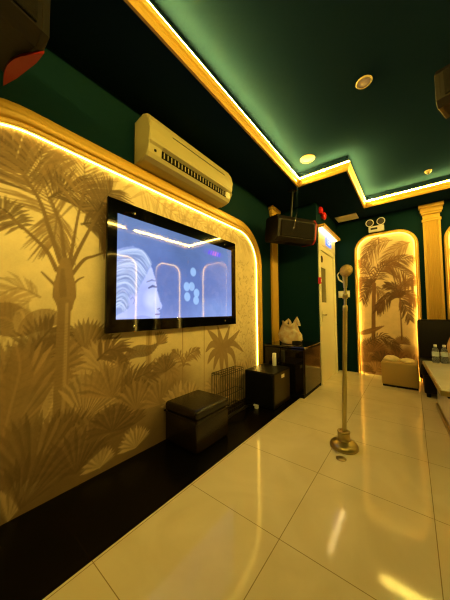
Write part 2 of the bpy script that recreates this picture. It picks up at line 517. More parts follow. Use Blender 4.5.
def paint_left():
    c = Canvas(-.06, 2.95, 0, 2.17, .0062)
    c.fill(lin((214, 194, 156)), lin((196, 174, 134)))
    # misty distance
    c.blob((.3, 1.5), .7, .5, PALE, .5, 1.); c.blob((2.0, .8), .8, .3, PALE, .35, 1.)
    c.mottle(.10, .35, 3)
    # pale far trees
    c.frond([(0.432,1.194), (0.332,1.239), (0.230,1.169)], 16, .14, .008, MID, .6, alpha=.7)
    c.frond([(0.386,1.174), (0.310,1.106), (0.240,1.076)], 14, .12, .008, MID, .6, alpha=.6)
    c.stroke([(1.181,0.995), (1.173,0.831), (1.176,0.611)], [.028, .026, .026], MID, .9)
    c.stroke([(1.181,0.995), (1.173,0.831), (1.176,0.611)], [.008, .008, .008], LEAF, .6)
    # top canopy wash
    for k in range(34):
        u = .0 + k * .075; a = R(random.uniform(200, 262))
        l = random.uniform(.16, .34)
        c.stroke([(u, 2.16), (u + math.cos(a) * l * .5, 2.16 + math.sin(a) * l * .5), (u + math.cos(a) * l, 2.14 + math.sin(a) * l)], [.012, .014, .002], MID, .55)
    for u0 in (1.15, 1.55, 1.95, 2.35):
        c.frond([(u0 - .1, 2.15), (u0 + .15, 2.06), (u0 + .42, 1.98)], 18, .17, .010, MID, .5, alpha=.5)
    # big palm by the left: fronds
    c.frond([(0.340,1.881), (0.286,1.976), (0.181,2.044)], 34, .30, .0075, LEAF, .35, alpha=.85)
    c.frond([(0.418,1.764), (0.339,1.904), (0.243,2.037), (0.179,2.097)], 46, .34, .0080, DARK, .3, alpha=.85)
    c.frond([(0.528,1.651), (0.456,1.809), (0.412,1.963), (0.437,2.150)], 40, .30, .0075, LEAF, .3, alpha=.8)
    c.frond([(0.466,1.800), (0.550,1.885), (0.681,1.903), (0.833,1.880)], 46, .24, .0070, DARK, .5, alpha=.9)
    c.frond([(0.623,1.725), (0.656,1.927), (0.651,2.134), (0.588,2.238)], 36, .26, .0070, LEAF, .3, alpha=.7)
    c.frond([(0.750,1.786), (0.789,1.908), (0.846,2.005)], 30, .22, .0070, DARK, .5, alpha=.8)
    c.frond([(0.510,1.740), (0.502,1.637), (0.494,1.522)], 24, .16, .0065, LEAF, .5, alpha=.8)
    c.frond([(0.648,1.692), (0.737,1.718), (0.822,1.639)], 34, .15, .0065, DARK, .5, alpha=.85)
    c.frond([(0.339,1.579), (0.278,1.651), (0.215,1.673)], 16, .10, .009, DARK, .5, ang=80, alpha=.9)
    for p in ((2, 214), (8, 218), (14, 221), (19, 226)):
        pass
    # petioles
    for pts, r0 in (([(0.513,1.364), (0.464,1.467), (0.408,1.527), (0.307,1.615), (0.230,1.657)], .016), ([(0.533,1.417), (0.471,1.603), (0.418,1.764), (0.340,1.881)], .018), ([(0.562,1.383), (0.541,1.558), (0.528,1.651), (0.471,1.802)], .016),
                    ([(0.578,1.386), (0.603,1.573), (0.623,1.725), (0.661,1.964)], .014), ([(0.584,1.374), (0.639,1.528), (0.750,1.786), (0.797,1.867)], .016), ([(0.591,1.336), (0.666,1.452), (0.729,1.490), (0.810,1.534)], .015),
                    ([(0.521,1.253), (0.479,1.299), (0.438,1.342)], .012), ([(0.592,1.259), (0.632,1.314), (0.668,1.338)], .010)):
        P = curve(pts, 20)
        c.stroke(P, [r0 * .85 * (1 - .55 * k / 19) for k in range(20)], tuple((a + b) / 2 for a, b in zip(LEAF, DARK)))
    # trunk and crown shaft
    c.stroke([(0.558,1.421), (0.561,1.275), (0.560,1.212), (0.564,1.143)], [.03, .062, .066, .045], LEAF)
    c.stroke([(0.545,1.368), (0.548,1.243), (0.556,1.162)], [.010, .022, .012], DARK, .5)
    c.stroke([(0.561,1.162), (0.557,0.870), (0.553,0.566), (0.545,0.272), (0.530,0.048)], [.036, .037, .040, .044, .048], LEAF)
    c.stroke([(0.572,1.162), (0.571,0.868), (0.570,0.561), (0.560,0.265), (0.545,0.039)], [.012, .012, .014, .014, .014], MID, .7)
    # undergrowth: wash, then leaf by leaf from the back to the front
    for k in range(60):
        u = random.uniform(-.1, 1.5)
        c.blob((u, random.uniform(.05, .60)), random.uniform(.1, .25), random.uniform(.08, .18), tuple(x * .97 for x in MID), .55, .9)
    for k in range(30):
        u = random.uniform(1.2, 2.95)
        c.blob((u, random.uniform(.0, .38)), random.uniform(.12, .25), random.uniform(.06, .14), tuple(x * .92 for x in MID), .6, .9)
    w_ = np.clip((.92 - c.V) / .75, 0, 1) * np.clip((2.1 - c.U) / .6, .5, 1) * .95
    c._mix((slice(None), slice(None)), w_, tuple(a * .25 + b * .7 for a, b in zip(LEAF, DARK)))
    c.blade([(0.391,1.004), (0.320,1.052), (0.263,1.075), (0.213,0.985)], .10, LEAF, .9)
    c.blade([(0.356,0.973), (0.362,1.073), (0.352,1.106)], .05, MID, .9)
    c.blade([(0.347,0.979), (0.417,1.048), (0.495,1.069), (0.569,1.042)], .07, LEAF, .75)
    c.fan((0.611,0.686), .30, 20, 175, 26, LEAF, .85)
    c.fan((0.691,0.839), .24, -10, 150, 24, LEAF, .9)
    c.fan((0.811,0.684), .26, 10, 170, 22, MID, .95)
    c.fan((0.492,0.748), .26, 10, 190, 24, LEAF, .85)
    c.frond([(0.397,0.767), (0.430,0.915), (0.496,1.009)], 22, .16, .010, DARK, .4, alpha=.8)
    c.frond([(0.769,0.774), (0.851,0.832), (0.941,0.805)], 20, .16, .010, DARK, .5, alpha=.9)
    c.fan((0.333,0.587), .42, 40, 175, 30, LEAF, .85)
    c.fan((0.305,0.430), .46, 20, 130, 26, LEAF, .75)
    c.blade([(0.283,0.389), (0.317,0.582), (0.353,0.787), (0.332,0.926)], .085, LEAF, .8)
    c.blade([(0.444,0.373), (0.498,0.524), (0.557,0.656), (0.577,0.731)], .055, MID, .9)
    c.stroke([(0.561,1.155), (0.557,0.870), (0.553,0.566), (0.545,0.272), (0.528,0.118)], [.036, .037, .039, .042, .044], tuple(x * .9 for x in LEAF), .95)
    c.stroke([(0.575,1.156), (0.572,0.868), (0.570,0.561), (0.560,0.265), (0.543,0.109)], [.009, .010, .010, .010, .010], MID, .6)
    for k in range(46):
        y_ = 1.03 - .02 * k
        c.stroke([(.552 - .0012 * k - .034, y_), (.552 - .0012 * k, y_ - .006), (.552 - .0012 * k + .034, y_)], .0025, DARK, .35)
    c.fan((0.687,0.399), .36, 10, 120, 26, tuple((a + b) / 2 for a, b in zip(LEAF, MID)), .9)
    c.fan((0.871,0.488), .30, 0, 160, 26, LEAF, .75)
    c.fan((0.557,0.208), .34, 30, 120, 24, DARK, .75)
    c.fan((0.966,0.214), .26, 20, 180, 24, DARK, .8)
    c.fan((0.729,0.190), .26, 20, 170, 22, LEAF, .8)
    c.fan((0.413,0.157), .40, 20, 160, 28, tuple((a + b) / 2 for a, b in zip(LEAF, DARK)), .8)
    c.fan((0.796,0.041), .15, 20, 170, 16, MID, .8)
    c.fan((1.066,0.054), .18, 30, 170, 18, MID, .9)
    c.fan((0.647,0.079), .30, 30, 160, 22, DARK, .7)
    c.fan((0.325,0.002), .22, 40, 110, 9, MID, .7)
    c.fan((0.373,0.032), .34, 20, 110, 18, DARK, .6)
    # between the big palm and the pouffe
    c.blade([(0.927,0.734), (1.056,0.790), (1.183,0.789), (1.282,0.844)], .055, DARK, .85)
    c.fan((1.262,0.821), .14, 10, 100, 10, LEAF, .9)
    c.frond([(0.931,0.493), (1.051,0.575), (1.185,0.609)], 18, .16, .012, DARK, .4, alpha=.85)
    c.frond([(1.185,0.625), (1.305,0.671), (1.414,0.563), (1.438,0.434)], 18, .10, .012, LEAF, .6, alpha=.85)
    c.fan((1.062,0.343), .26, 10, 190, 24, LEAF, .85)
    c.fan((0.875,0.249), .22, 0, 180, 22, DARK, .8)
    c.fan((1.287,0.312), .24, 20, 170, 20, LEAF, .7)
    # right part: panel lines, slim plants
    for p, q in (((1.544,0.977), (1.546,0.261)), ((1.842,0.963), (1.840,0.275)), ((0.863,0.945), (0.865,0.844))):
        c.stroke([p, q], .005, LEAF, .8)
    c.frond([(1.558,0.591), (1.622,0.684), (1.745,0.716)], 10, .10, .012, LEAF, .6, alpha=.9)
    c.frond([(1.558,0.591), (1.508,0.692), (1.436,0.738)], 8, .08, .012, LEAF, .6, alpha=.9)
    b0 = (2.130,0.532)
    for e, m in (((1.864,0.680), (1.976,0.751)), ((1.895,0.551), (1.976,0.644)), ((1.991,0.470), (2.043,0.590)), ((2.582,0.583), (2.344,0.723)), ((2.402,0.438), (2.323,0.618)), ((2.241,0.375), (2.205,0.588)),
                 ((2.063,0.941), (2.115,0.781)), ((2.287,0.930), (2.207,0.772)), ((2.496,0.869), (2.325,0.761)), ((1.896,0.908), (2.010,0.813)), ((2.129,0.398), (2.130,0.532))):
        c.stroke(curve([(2.132,0.689), m, e], 10), [.022, .034, .038, .040, .040, .036, .030, .022, .014, .004], LEAF, .92)
    for k in range(12):
        u = 1.5 + k * .12
        c.fan((u, random.uniform(.05, .3)), random.uniform(.16, .26), 20, 160, 16, random.choice((MID, LEAF, MID)), .75)
    c.fan((1.348,0.577), .18, 30, 190, 16, DARK, .7)
    # mottled stucco by the right light strip
    for k in range(520):
        u = random.uniform(2.28, 2.93); v = random.uniform(.35, 1.75)
        a = random.uniform(0, PI); l = random.uniform(.01, .04)
        c.stroke([(u, v), (u + math.cos(a) * l, v + math.sin(a) * l)], random.uniform(.003, .008), random.choice((LEAF, MID, DARK)), .4 * min(1, (u - 2.2) / .3))
    c.mottle(.12, .09, 8)
    return c

FL = lambda u, v, h: (XL + h, u, v)
t = arch_thing('palm_mural', 'wide sepia palm tree mural in a glowing gilded arch behind the television', 'mural', -.05, 2.915, 2.145, .42, FL, .136, paint_left(), loc=(XL, 1.43, 0), led=M_ledm)

def paint_back():
    c = Canvas(-.77, .095, 0, 2.43, .0085)
    c.fill(lin((222, 194, 152)), lin((200, 166, 122)))
    c.blob((-.3, 1.0), .35, .6, lin((216, 190, 146)), .6, 1.)
    c.mottle(.12, .25, 5)
    D, Lf, Md = lin((92, 62, 34)), lin((118, 82, 48)), lin((156, 118, 76))
    # top fronds
    c.frond([(-0.223,2.291), (-0.424,2.259), (-0.614,1.969), (-0.686,1.653)], 24, .17, .010, Md, .6, alpha=.8)
    c.frond([(0.015,2.212), (-0.146,2.141), (-0.319,1.929)], 24, .20, .010, Md, .5, alpha=.8)
    c.frond([(-0.390,2.393), (-0.544,2.245), (-0.643,2.045)], 18, .14, .010, Lf, .6, alpha=.7)
    # left palm
    c.frond([(-0.505,1.584), (-0.438,1.805), (-0.293,1.874), (-0.080,1.731), (0.041,1.525)], 36, .22, .010, Lf, 1.0, alpha=.9)
    c.frond([(-0.505,1.584), (-0.350,1.864), (-0.152,1.957), (0.080,1.924)], 34, .15, .009, Lf, .5, alpha=.85)
    c.frond([(-0.506,1.549), (-0.617,1.861), (-0.740,1.986)], 20, .14, .009, Lf, .5, alpha=.9)
    c.frond([(-0.506,1.549), (-0.655,1.650), (-0.785,1.552)], 20, .14, .010, Lf, .8, alpha=.9)
    c.frond([(-0.521,1.533), (-0.629,1.469), (-0.697,1.294)], 16, .15, .011, D, .6, alpha=.9)
    c.frond([(-0.506,1.532), (-0.422,1.422), (-0.398,1.249)], 12, .10, .010, Lf, .7, alpha=.8)
    c.fan((-0.521,1.550), .16, 70, 200, 22, D, .8)
    c.stroke([(-0.505,1.567), (-0.533,0.940), (-0.561,0.043)], [.030, .030, .034], Lf)
    # right palm
    c.frond([(-0.148,1.307), (-0.254,1.379), (-0.398,1.249), (-0.475,1.113)], 24, .12, .012, D, .9, alpha=.95)
    c.frond([(-0.147,1.324), (-0.196,1.476), (-0.331,1.553)], 20, .13, .011, D, .5, alpha=.9)
    c.frond([(-0.147,1.324), (-0.114,1.504), (0.018,1.591)], 20, .13, .011, Lf, .5, alpha=.9)
    c.frond([(-0.148,1.307), (-0.041,1.368), (0.056,1.235)], 20, .15, .011, Lf, .9, alpha=.9)
    c.frond([(-0.148,1.291), (-0.087,1.174), (-0.030,0.948)], 18, .12, .011, D, .5, alpha=.85)
    c.fan((-0.161,1.308), .17, 40, 170, 22, D, .8)
    c.stroke([(-0.148,1.307), (-0.147,0.946), (-0.145,0.620)], [.012, .010, .012], Lf)
    c.fan((-0.147,0.555), .15, 0, 180, 20, Lf, .8)
    # undergrowth
    for k in range(40):
        c.blob((random.uniform(-.75, .07), random.uniform(0, .5)), random.uniform(.08, .2), random.uniform(.05, .1), random.choice((Md, Lf)), .6, .8)
    c.blade([(-0.779,0.685), (-0.591,0.747), (-0.383,0.841)], .05, Lf, .95)
    c.fan((-0.573,0.385), .28, 0, 190, 30, Lf, .9)
    c.frond([(-0.660,0.498), (-0.446,0.668), (-0.254,0.547), (-0.205,0.420)], 26, .12, .011, D, .6, alpha=.9)
    for px, py, r in ((364, 362, .2), (380, 362, .22), (394, 360, .22), (408, 362, .2), (372, 374, .2), (362, 376, .16), (386, 376, .2), (402, 376, .2)):
        c.fan((-0.669,0.201) if px == 364 else (-.75 + (px - 357) * .0142, (378 - py) * .0142), r, 10, 175, 20, random.choice((Lf, D, Md)), .85)
    c.mottle(.12, .08, 9)
    return c
FB = lambda u, v, h: (u, YB - h, v)
back_canvas = paint_back()
t = arch_thing('palm_mural', 'tall sepia palm mural in a glowing arch between door and gilded pilaster', 'mural', -.76, .085, 2.42, .25, FB, .036, back_canvas, loc=(-.34, YB, 0))
import copy as _copy
def shifted(cv, du):
    k = _copy.copy(cv)
    k.U = cv.U + du; k.u0 += du; k.u1 += du
    return k
arch_thing('palm_mural', 'glowing arched palm mural cut by the right picture edge, behind the dark sofa', 'mural', -.76 + 1.215, .085 + 1.215, 2.42, .25, FB, .036, shifted(back_canvas, 1.215), loc=(.875, YB, 0))
FRt = lambda u, v, h: (XR - h, u, v)
for y0, lab in ((3.72, 'arched palm mural with light strip on the right wall, nearer the back corner'), (2.36, 'arched palm mural with light strip on the right wall, across from the television')):
    cv = shifted(back_canvas, y0 + .745)
    arch_thing('palm_mural', lab, 'mural', y0, y0 + .815, 2.405, .25, FRt, .036, cv, group='arched murals on the right wall', loc=(XR, y0 + .4, 0), led=M_ledr)

# ------------------------------------------------------------------ gilded pilasters
def pilaster(label, fn, u0, u1, loc):
    t = thing('pilaster', label, 'pilaster', loc, group='gilded pilasters')
    w = u1 - u0; cx = (u0 + u1) / 2
    pts = []
    n = 7
    poly = [(u0, .002), (u0, .035)]
    m = w * .13
    poly += [(u0 + m, .035)]
    fwid = (w - 2 * m) / n
    for k in range(n):
        a = u0 + m + k * fwid
        poly += [(a + fwid * .12, .035), (a + fwid * .3, .026), (a + fwid * .7, .026), (a + fwid * .88, .035)]
    poly += [(u1 - m, .035), (u1, .035), (u1, .002)]
    bm = prism(NB(), poly, lambda u, h, z: fn(u, z, h), .16, 2.49)
    obj('shaft', bm, M_gold, t, world=True)
    bm = NB()
    for z0, z1, e, d in ((2.49, 2.53, .012, .045), (2.53, 2.60, -.002, .036), (2.60, 2.635, .018, .055), (2.635, 2.70, .03, .062), (2.70, 2.755, .046, .078)):
        a = fn(u0 - e, z0, .002); b = fn(u1 + e, z1, d)
        box(bm, a, b, .006)
    obj('capital', bm, M_gold, t, world=True, smooth=True)
    bm = NB()
    for z0, z1, e, d in ((0, .11, .02, .06), (.11, .16, .01, .05)):
        box(bm, fn(u0 - e, z0, .002), fn(u1 + e, z1, d), .006)
    obj('plinth', bm, M_gold, t, world=True, smooth=True)
    return t
pilaster('fluted gilded pilaster on the back wall beside the arched mural', FB, .182, .392, (.287, YB, 0))
pilaster('gilded pilaster on the left wall between wide mural and corner', FL, 3.37, 3.57, (XL, 3.47, 0))

# ------------------------------------------------------------------ television
XT = -1.64
t = thing('television', 'wide black framed television showing a blue picture of a face, on the mural', 'television', (XL, 1.54, 1.43))
bm = NB(); box(bm, (XL + .008, .84, 1.02), (XT - .022, 2.24, 1.84), .01); obj('back_housing', bm, M_black, t, world=True)
y0, y1, z0, z1 = .782, 2.303, .957, 1.912
sy0, sy1, sz0, sz1 = .852, 2.225, 1.05, 1.815
bm = NB()
box(bm, (XT - .022, y0, z0), (XT - .004, y1, z1), .003)
box(bm, (XT - .006, y0, z0), (XT, sy0, z1)); box(bm, (XT - .006, sy1, z0), (XT, y1, z1)); box(bm, (XT - .006, sy0, z0), (XT, sy1, sz0)); box(bm, (XT - .006, sy0, sz1), (XT, sy1, z1))
obj('bezel', bm, M_gloss, t, world=True)
def paint_screen():
    c = Canvas(sy0, sy1, sz0, sz1, .006)
    c.fill(lin((88, 112, 158)), lin((124, 140, 204)))
    c.blob((1.5, 1.4), .6, .35, lin((78, 102, 164)), .85, 1.)
    c.blob((2.0, 1.1), .35, .12, lin((112, 138, 196)), .8, 1.)
    c.blob((1.52, 1.7), .2, .2, lin((72, 96, 142)), .6, 1.)
    hair, hair2, hd, face, fd = lin((168, 186, 222)), lin((200, 214, 244)), lin((118, 138, 186)), lin((168, 180, 236)), lin((118, 130, 190))
    # neck and shoulder
    c.poly([(0.852,1.061), (0.850,1.216), (0.972,1.222), (1.093,1.048)], fd)
    # head in profile facing right
    c.poly([(0.844,1.543), (0.935,1.584), (1.034,1.574), (1.106,1.524), (1.153,1.442), (1.183,1.355), (1.193,1.307), (1.203,1.250), (1.223,1.201), (1.249,1.152), (1.239,1.126), (1.209,1.118), (1.229,1.093), (1.225,1.069), (1.215,1.044), (0.852,1.054)], face)
    c.blob((1.039,1.194), .10, .16, lin((140, 152, 212)), .6, 1.)
    # cheek light, eye, brow, nostril, lips
    c.blob((1.146,1.198), .06, .07, lin((192, 200, 248)), .8, 1.)
    c.stroke([(1.117,1.293), (1.155,1.312), (1.188,1.306)], [.006, .010, .006], lin((70, 78, 128)), .9)
    c.stroke([(1.099,1.339), (1.145,1.359), (1.183,1.355)], [.004, .007, .004], lin((96, 104, 156)), .8)
    c.stroke([(1.204,1.126), (1.224,1.131)], .006, lin((80, 86, 140)), .8)
    c.stroke([(1.185,1.082), (1.224,1.085)], .006, lin((96, 80, 140)), .8)
    # swept hair
    rnd = random.Random(4)
    c.poly([(0.845,1.529), (0.904,1.574), (0.975,1.600), (1.043,1.591), (1.106,1.548), (1.143,1.489), (1.125,1.454), (1.098,1.402), (1.063,1.343), (1.029,1.286), (1.013,1.216), (0.972,1.192), (0.949,1.132), (0.896,1.096), (0.852,1.075)], lin((126, 144, 196)), .95)
    H0 = [(1.143,1.489), (1.116,1.445), (1.080,1.377), (1.038,1.302), (1.005,1.224), (0.957,1.155), (0.903,1.096)]
    H1 = [(1.051,1.585), (1.018,1.532), (0.977,1.463), (0.946,1.384), (0.923,1.308), (0.902,1.219), (0.880,1.139)]
    H2 = [(0.845,1.529), (0.824,1.489), (0.818,1.425), (0.819,1.341), (0.821,1.257), (0.822,1.173), (0.823,1.104)]
    for k in range(110):
        f = rnd.random() * 5.99; i = int(f); f -= i
        P3 = [(h[i][0] * (1 - f) + h[i + 1][0] * f + rnd.uniform(-.01, .01), h[i][1] * (1 - f) + h[i + 1][1] * f + rnd.uniform(-.014, .014)) for h in (H0, H1, H2)]
        c.stroke(curve(P3, 10), [.001, .003, .004, .005, .005, .005, .005, .004, .004, .003], (hair2, hd, hair, hair, lin((100, 118, 168)))[k % 5], .5)
    c.blob((0.981,1.185), .035, .05, lin((160, 170, 226)), .8, .6)
    c.stroke([(0.964,1.199), (0.980,1.215), (0.997,1.193), (0.985,1.163)], .004, lin((112, 122, 182)), .7)
    c.stroke(curve([(1.007,1.058), (1.075,1.064), (1.148,1.046)], 8), .012, lin((120, 132, 194)), .5)
    # pale round lights in the picture
    for px, py in ((193.5, 272), (187, 284.5), (192, 284), (197, 289), (187.5, 292.5), (196.5, 295)):
        u, v = (1.609,1.484)
        u2 = u + (px - 193.5) * .0128; v2 = v - (py - 272) * .0118
        c.blob((u2, v2), .038, .042, lin((150, 186, 232)), .75, .25)
    # little bright caption in the corner: unreadable coloured shapes
    u, v = (1.833,1.722)
    for k, col in enumerate(((92, 80, 214), (128, 96, 226), (196, 110, 210), (214, 120, 190), (150, 110, 226), (90, 90, 220))):
        c.stroke([(u + k * .034, v - .012), (u + k * .034 + .014, v + .016)], [.013, .011], lin(col), .9)
    c.blob((u + .08, v), .14, .035, lin((110, 90, 220)), .35, .8)
    c.mottle(.10, .08, 2)
    return c
paint_screen().to_object('screen', lambda u, v: (XT - .0035, u, v), M_screen, t)
for p in ((0.984,1.853), (2.097,1.859), (0.990,0.998), (2.098,1.003), (1.417,1.043)):
    big = .010
    bm = lathe(NB(), [(big, 0), (big, .003), (big * .6, .005), (0, .005)], n=14, mtx=Matrix.Translation((XT, p[0], p[1])) @ Matrix.Rotation(PI / 2, 4, 'Y'))
    obj('screw', bm, M_chrome, t, world=True, smooth=True)

# ------------------------------------------------------------------ air conditioner
M_ac = mat('ivory_casing', (166, 154, 108), .4)
t = thing('air_conditioner', 'cream wall air conditioner mounted above the wide mural and television', 'air conditioner', (XL, 1.5, 2.2))
prof = [(0, 2.64), (.12, 2.66), (.175, 2.635), (.21, 2.58), (.222, 2.50), (.222, 2.43), (.214, 2.41), (.196, 2.395), (.190, 2.33), (.172, 2.302), (.13, 2.287), (.06, 2.284), (0, 2.284)]
AY0, AY1 = 1.02, 2.075
bm = NB()
prism(bm, [(a, b) for a, b in prof], lambda a, b, w: (XL + a, w, b), AY0, AY1, bev=.018)
obj('casing', bm, M_ac, t, world=True, smooth=False)
bm = NB(); box(bm, (XL + .183, AY0 + .13, 2.330), (XL + .1965, AY1 - .09, 2.392)); o_slot = obj('air_outlet', bm, M_matte, t, world=True)
for k in range(22):
    y = AY0 + .15 + k * (AY1 - AY0 - .26) / 21
    bm = NB(); box(bm, (XL + .1925, y - .003, 2.333), (XL + .203, y + .003, 2.376)); obj('fin', bm, M_ac, o_slot, world=True)
bm = NB(); prism(bm, [(.195, 2.395), (.226, 2.412), (.226, 2.400), (.197, 2.386)], lambda a, b, w: (XL + a, w, b), AY0 + .13, AY1 - .09); obj('louver', bm, M_ac, t, world=True)
bm = NB(); box(bm, (XL + .215, AY0 + .22, 2.538), (XL + .2205, AY1 - .14, 2.543)); obj('panel_seam', bm, M_grey, t, world=True)
bm = NB(); box(bm, (XL + .182, AY0 + .06, 2.35), (XL + .1975, AY0 + .078, 2.368)); obj('sensor_window', bm, M_matte, t, world=True)

# ------------------------------------------------------------------ hanging speakers
def speaker(label, loc, rot, length, h, d, pole_to=None, badge=False, under=False):
    t = thing('hanging_speaker', label, 'speaker', loc, rot, group='hanging speakers')
    # local x = length, -y = front, z up
    pr = [(-d / 2, -h * .34), (-d * .36, -h / 2), (d * .40, -h / 2), (d / 2, -h * .40), (d / 2, h * .40), (d * .40, h / 2), (-d * .36, h / 2), (-d / 2, h * .34)]
    bm = prism(NB(), pr, lambda a, b, w: (w, a, b), -length / 2 + .03, length / 2 - .03)
    obj('cabinet', bm, M_brown, t)
    for s in (-1, 1):
        sc = [(a * 1.02, b * 1.02) for a, b in pr]
        x0 = s * (length / 2 - .032); x1 = s * length / 2
        bm = prism(NB(), sc, lambda a, b, w: (w, a, b), min(x0, x1), max(x0, x1), bev=.006)
        obj('end_panel', bm, M_dred if s > 0 and not under else M_brown, t)
    bm = NB(); box(bm, (-length / 2 + .05, -d / 2 - .012, -h * .31), (length / 2 - .05, -d / 2 + .004, h * .31), .008); g = obj('grille', bm, M_grille, t)
    if under:
        bm = prism(NB(), [(length / 2 - .005 - .045 * math.sin(PI * k / 10), -d * .42 + d * 1.04 * k / 10) for k in range(11)] + [(length / 2 + .004, d * .3), (length / 2 + .004, -d * .2)], lambda a, b, w: (a, b, w), -h / 2 - .014, -h / 2 - .002); obj('red_trim', bm, M_dred, t)
    if badge:
        bm = NB(); tube(bm, [(length * .30, -d * .1, -h / 2 - .002), (length * .285, -d * .02, -h / 2 - .002)], .004, 6); tube(bm, [(length * .27, -d * .06, -h / 2 - .002), (length * .285, -d * .02, -h / 2 - .002)], .004, 6)
        obj('badge', bm, M_chrome, t)
    if pole_to:
        bm = NB(); tube(bm, [(0, .02, h / 2 - .01), (0, .02, pole_to)], .014, 10); box(bm, (-.05, -.03, pole_to - .012), (.05, .07, pole_to), .003)
        obj('ceiling_mount', bm, M_black, t)
    return t
sp = speaker('dark brown speaker with red end hanging before the corner by the door', (-1.29, 3.15, 2.21), (R(8), 0, R(60)), .64, .33, .30, pole_to=.56)
bm = NB(); tube(bm, [(-.02, -.10, .56), (-.05, -.17, .20), (-.09, -.172, -.01)], .004, 6); obj('safety_cable', bm, M_chrome, sp)
speaker('dark speaker with red end under the ceiling at the upper left', (-1.30, -.05, 2.405), (0, 0, R(103)), .66, .30, .34, pole_to=.365, badge=True, under=True)
speaker('black speaker hanging from the tray ceiling at the right picture edge', (.425, 2.30, 2.715), (R(4), 0, R(-18)), .42, .27, .24, pole_to=ZC - 2.715)

# ------------------------------------------------------------------ ceiling fittings
M_disc = mat('pale_light_rim', (150, 128, 84), .5)
M_diff = mat('dim_diffuser', (150, 124, 72), .5, emit=(1, .66, .22), estr=.08)
def downlight(label, x, y, k):
    t = thing('ceiling_light', label, 'ceiling light', (x, y, ZC), group='round ceiling lights')
    obj('rim', lathe(NB(), [(r * k, z) for r, z in ((.092, 0), (.092, -.006), (.084, -.012), (.072, -.012), (.070, -.004), (.0, -.004))], n=32), M_disc, t, smooth=True)
    obj('diffuser', lathe(NB(), [(r * k, z) for r, z in ((.069, -.0045), (.060, -.009), (0, -.011))], n=32), M_diff, t, smooth=True)
downlight('round cream ceiling light in the middle of the green tray ceiling', -.24, 2.145, .64)
downlight('round cream ceiling light near the inner corner of the tray', -.93, 2.83, .93)
t = thing('smoke_detector', 'small white smoke detector on the green ceiling before the back wall', 'smoke detector', (.235, 4.08, ZC))
obj('housing', lathe(NB(), [(.038, 0), (.038, -.012), (.028, -.03), (0, -.032)], n=24), M_disc, t, smooth=True)
obj('sensor_tip', lathe(NB(), [(.012, -.031), (.012, -.045), (0, -.047)], n=12), M_grey, t, smooth=True)
t = thing('ceiling_vent', 'square cream air vent in the low ceiling above the door corner', 'vent', (-.86, 4.66, ZS))
bm = NB()
for a, b in (((-.17, -.14), (.17, -.105)), ((-.17, .105), (.17, .14)), ((-.17, -.105), (-.135, .105)), ((.135, -.105), (.17, .105))):
    box(bm, (a[0], a[1], -.012), (b[0], b[1], 0), .003)
obj('frame', bm, M_cream, t)
bm = NB(); box(bm, (-.135, -.105, -.003), (.135, .105, 0)); obj('duct_shade', bm, M_grey, t)  # flat sheet coloured as the shade inside the vent
for k in range(6):
    bm = NB(); y = -.088 + k * .035; prism(bm, [(y, -.003), (y + .018, -.011), (y + .021, -.009), (y + .003, -.002)], lambda a, b, w: (w, a, b), -.135, .135); obj('slat', bm, M_cream, t)

# ------------------------------------------------------------------ door and what hangs by it
d = thing('door_1', 'cream door with a narrow window in the green wall', None, (XD, 4.2, 0))
d['kind'] = 'structure'
bm = NB()
for a, b in (((DY0 - .08, 0), (DY0, DZ + .08)), ((DY1, 0), (DY1 + .08, DZ + .08)), ((DY0, DZ), (DY1, DZ + .08))):
    box(bm, (XD - .1, a[0], a[1]), (XD + .018, b[0], b[1]), .004)
obj('door_frame', bm, M_door, d, world=True)
wy0, wy1, wz0, wz1 = DY0 + .06, DY0 + .36, 1.24, 1.80
bm = NB()
xa, xb = XD - .05, XD - .008
for a, b in (((DY0 + .004, .004), (wy0, DZ - .004)), ((wy1, .004), (DY1 - .004, DZ - .004)), ((wy0, .004), (wy1, wz0)), ((wy0, wz1), (wy1, DZ - .004))):
    box(bm, (xa, a[0], a[1]), (xb, b[0], b[1]))
leaf = obj('door_leaf', bm, M_door, d, world=True)
bm = NB(); box(bm, (xa + .012, wy0, wz0), (xb - .010, wy1, wz1)); obj('window_pane', bm, M_winglass, leaf, world=True)
bm = lathe(NB(), [(.055, 0), (.055, .006), (0, .006)], n=28, mtx=Matrix.Translation((xb, DY0 + .13, 1.93)) @ Matrix.Rotation(PI / 2, 4, 'Y')); obj('door_sign', bm, M_black, leaf, world=True)
bm = NB(); box(bm, (xb, DY0 + .03, .93), (xb + .008, DY0 + .07, 1.11), .003); tube(bm, [(xb, DY0 + .05, 1.04), (xb + .045, DY0 + .05, 1.04), (xb + .048, DY0 + .16, 1.04)], .009, 8); obj('handle', bm, M_chrome, leaf, world=True)
# lit canopy above the door
t = thing('door_light', 'gilded light bar glowing above the cream door', 'light', (XD, 4.2, 2.36))
bm = NB(); box(bm, (XD, 3.72, 2.385), (XD + .11, 4.72, 2.43), .006); obj('canopy', bm, M_gold, t, world=True)
bm = NB(); box(bm, (XD + .02, 3.76, 2.374), (XD + .06, 4.68, 2.386), .003); obj('lamp', bm, M_ledw, t, world=True)
bm = NB(); box(bm, (XD, 3.74, 2.15), (XD + .012, 4.72, 2.384)); obj('back_panel', bm, M_door, t, world=True)
t = thing('exit_sign', 'small blue exit sign under the light bar above the door', 'sign', (XD + .012, 4.22, 2.20))
bm = NB(); box(bm, (XD + .0135, 4.10, 2.19), (XD + .03, 4.40, 2.335), .004); obj('sign_box', bm, M_blue, t, world=True)
bm = NB()
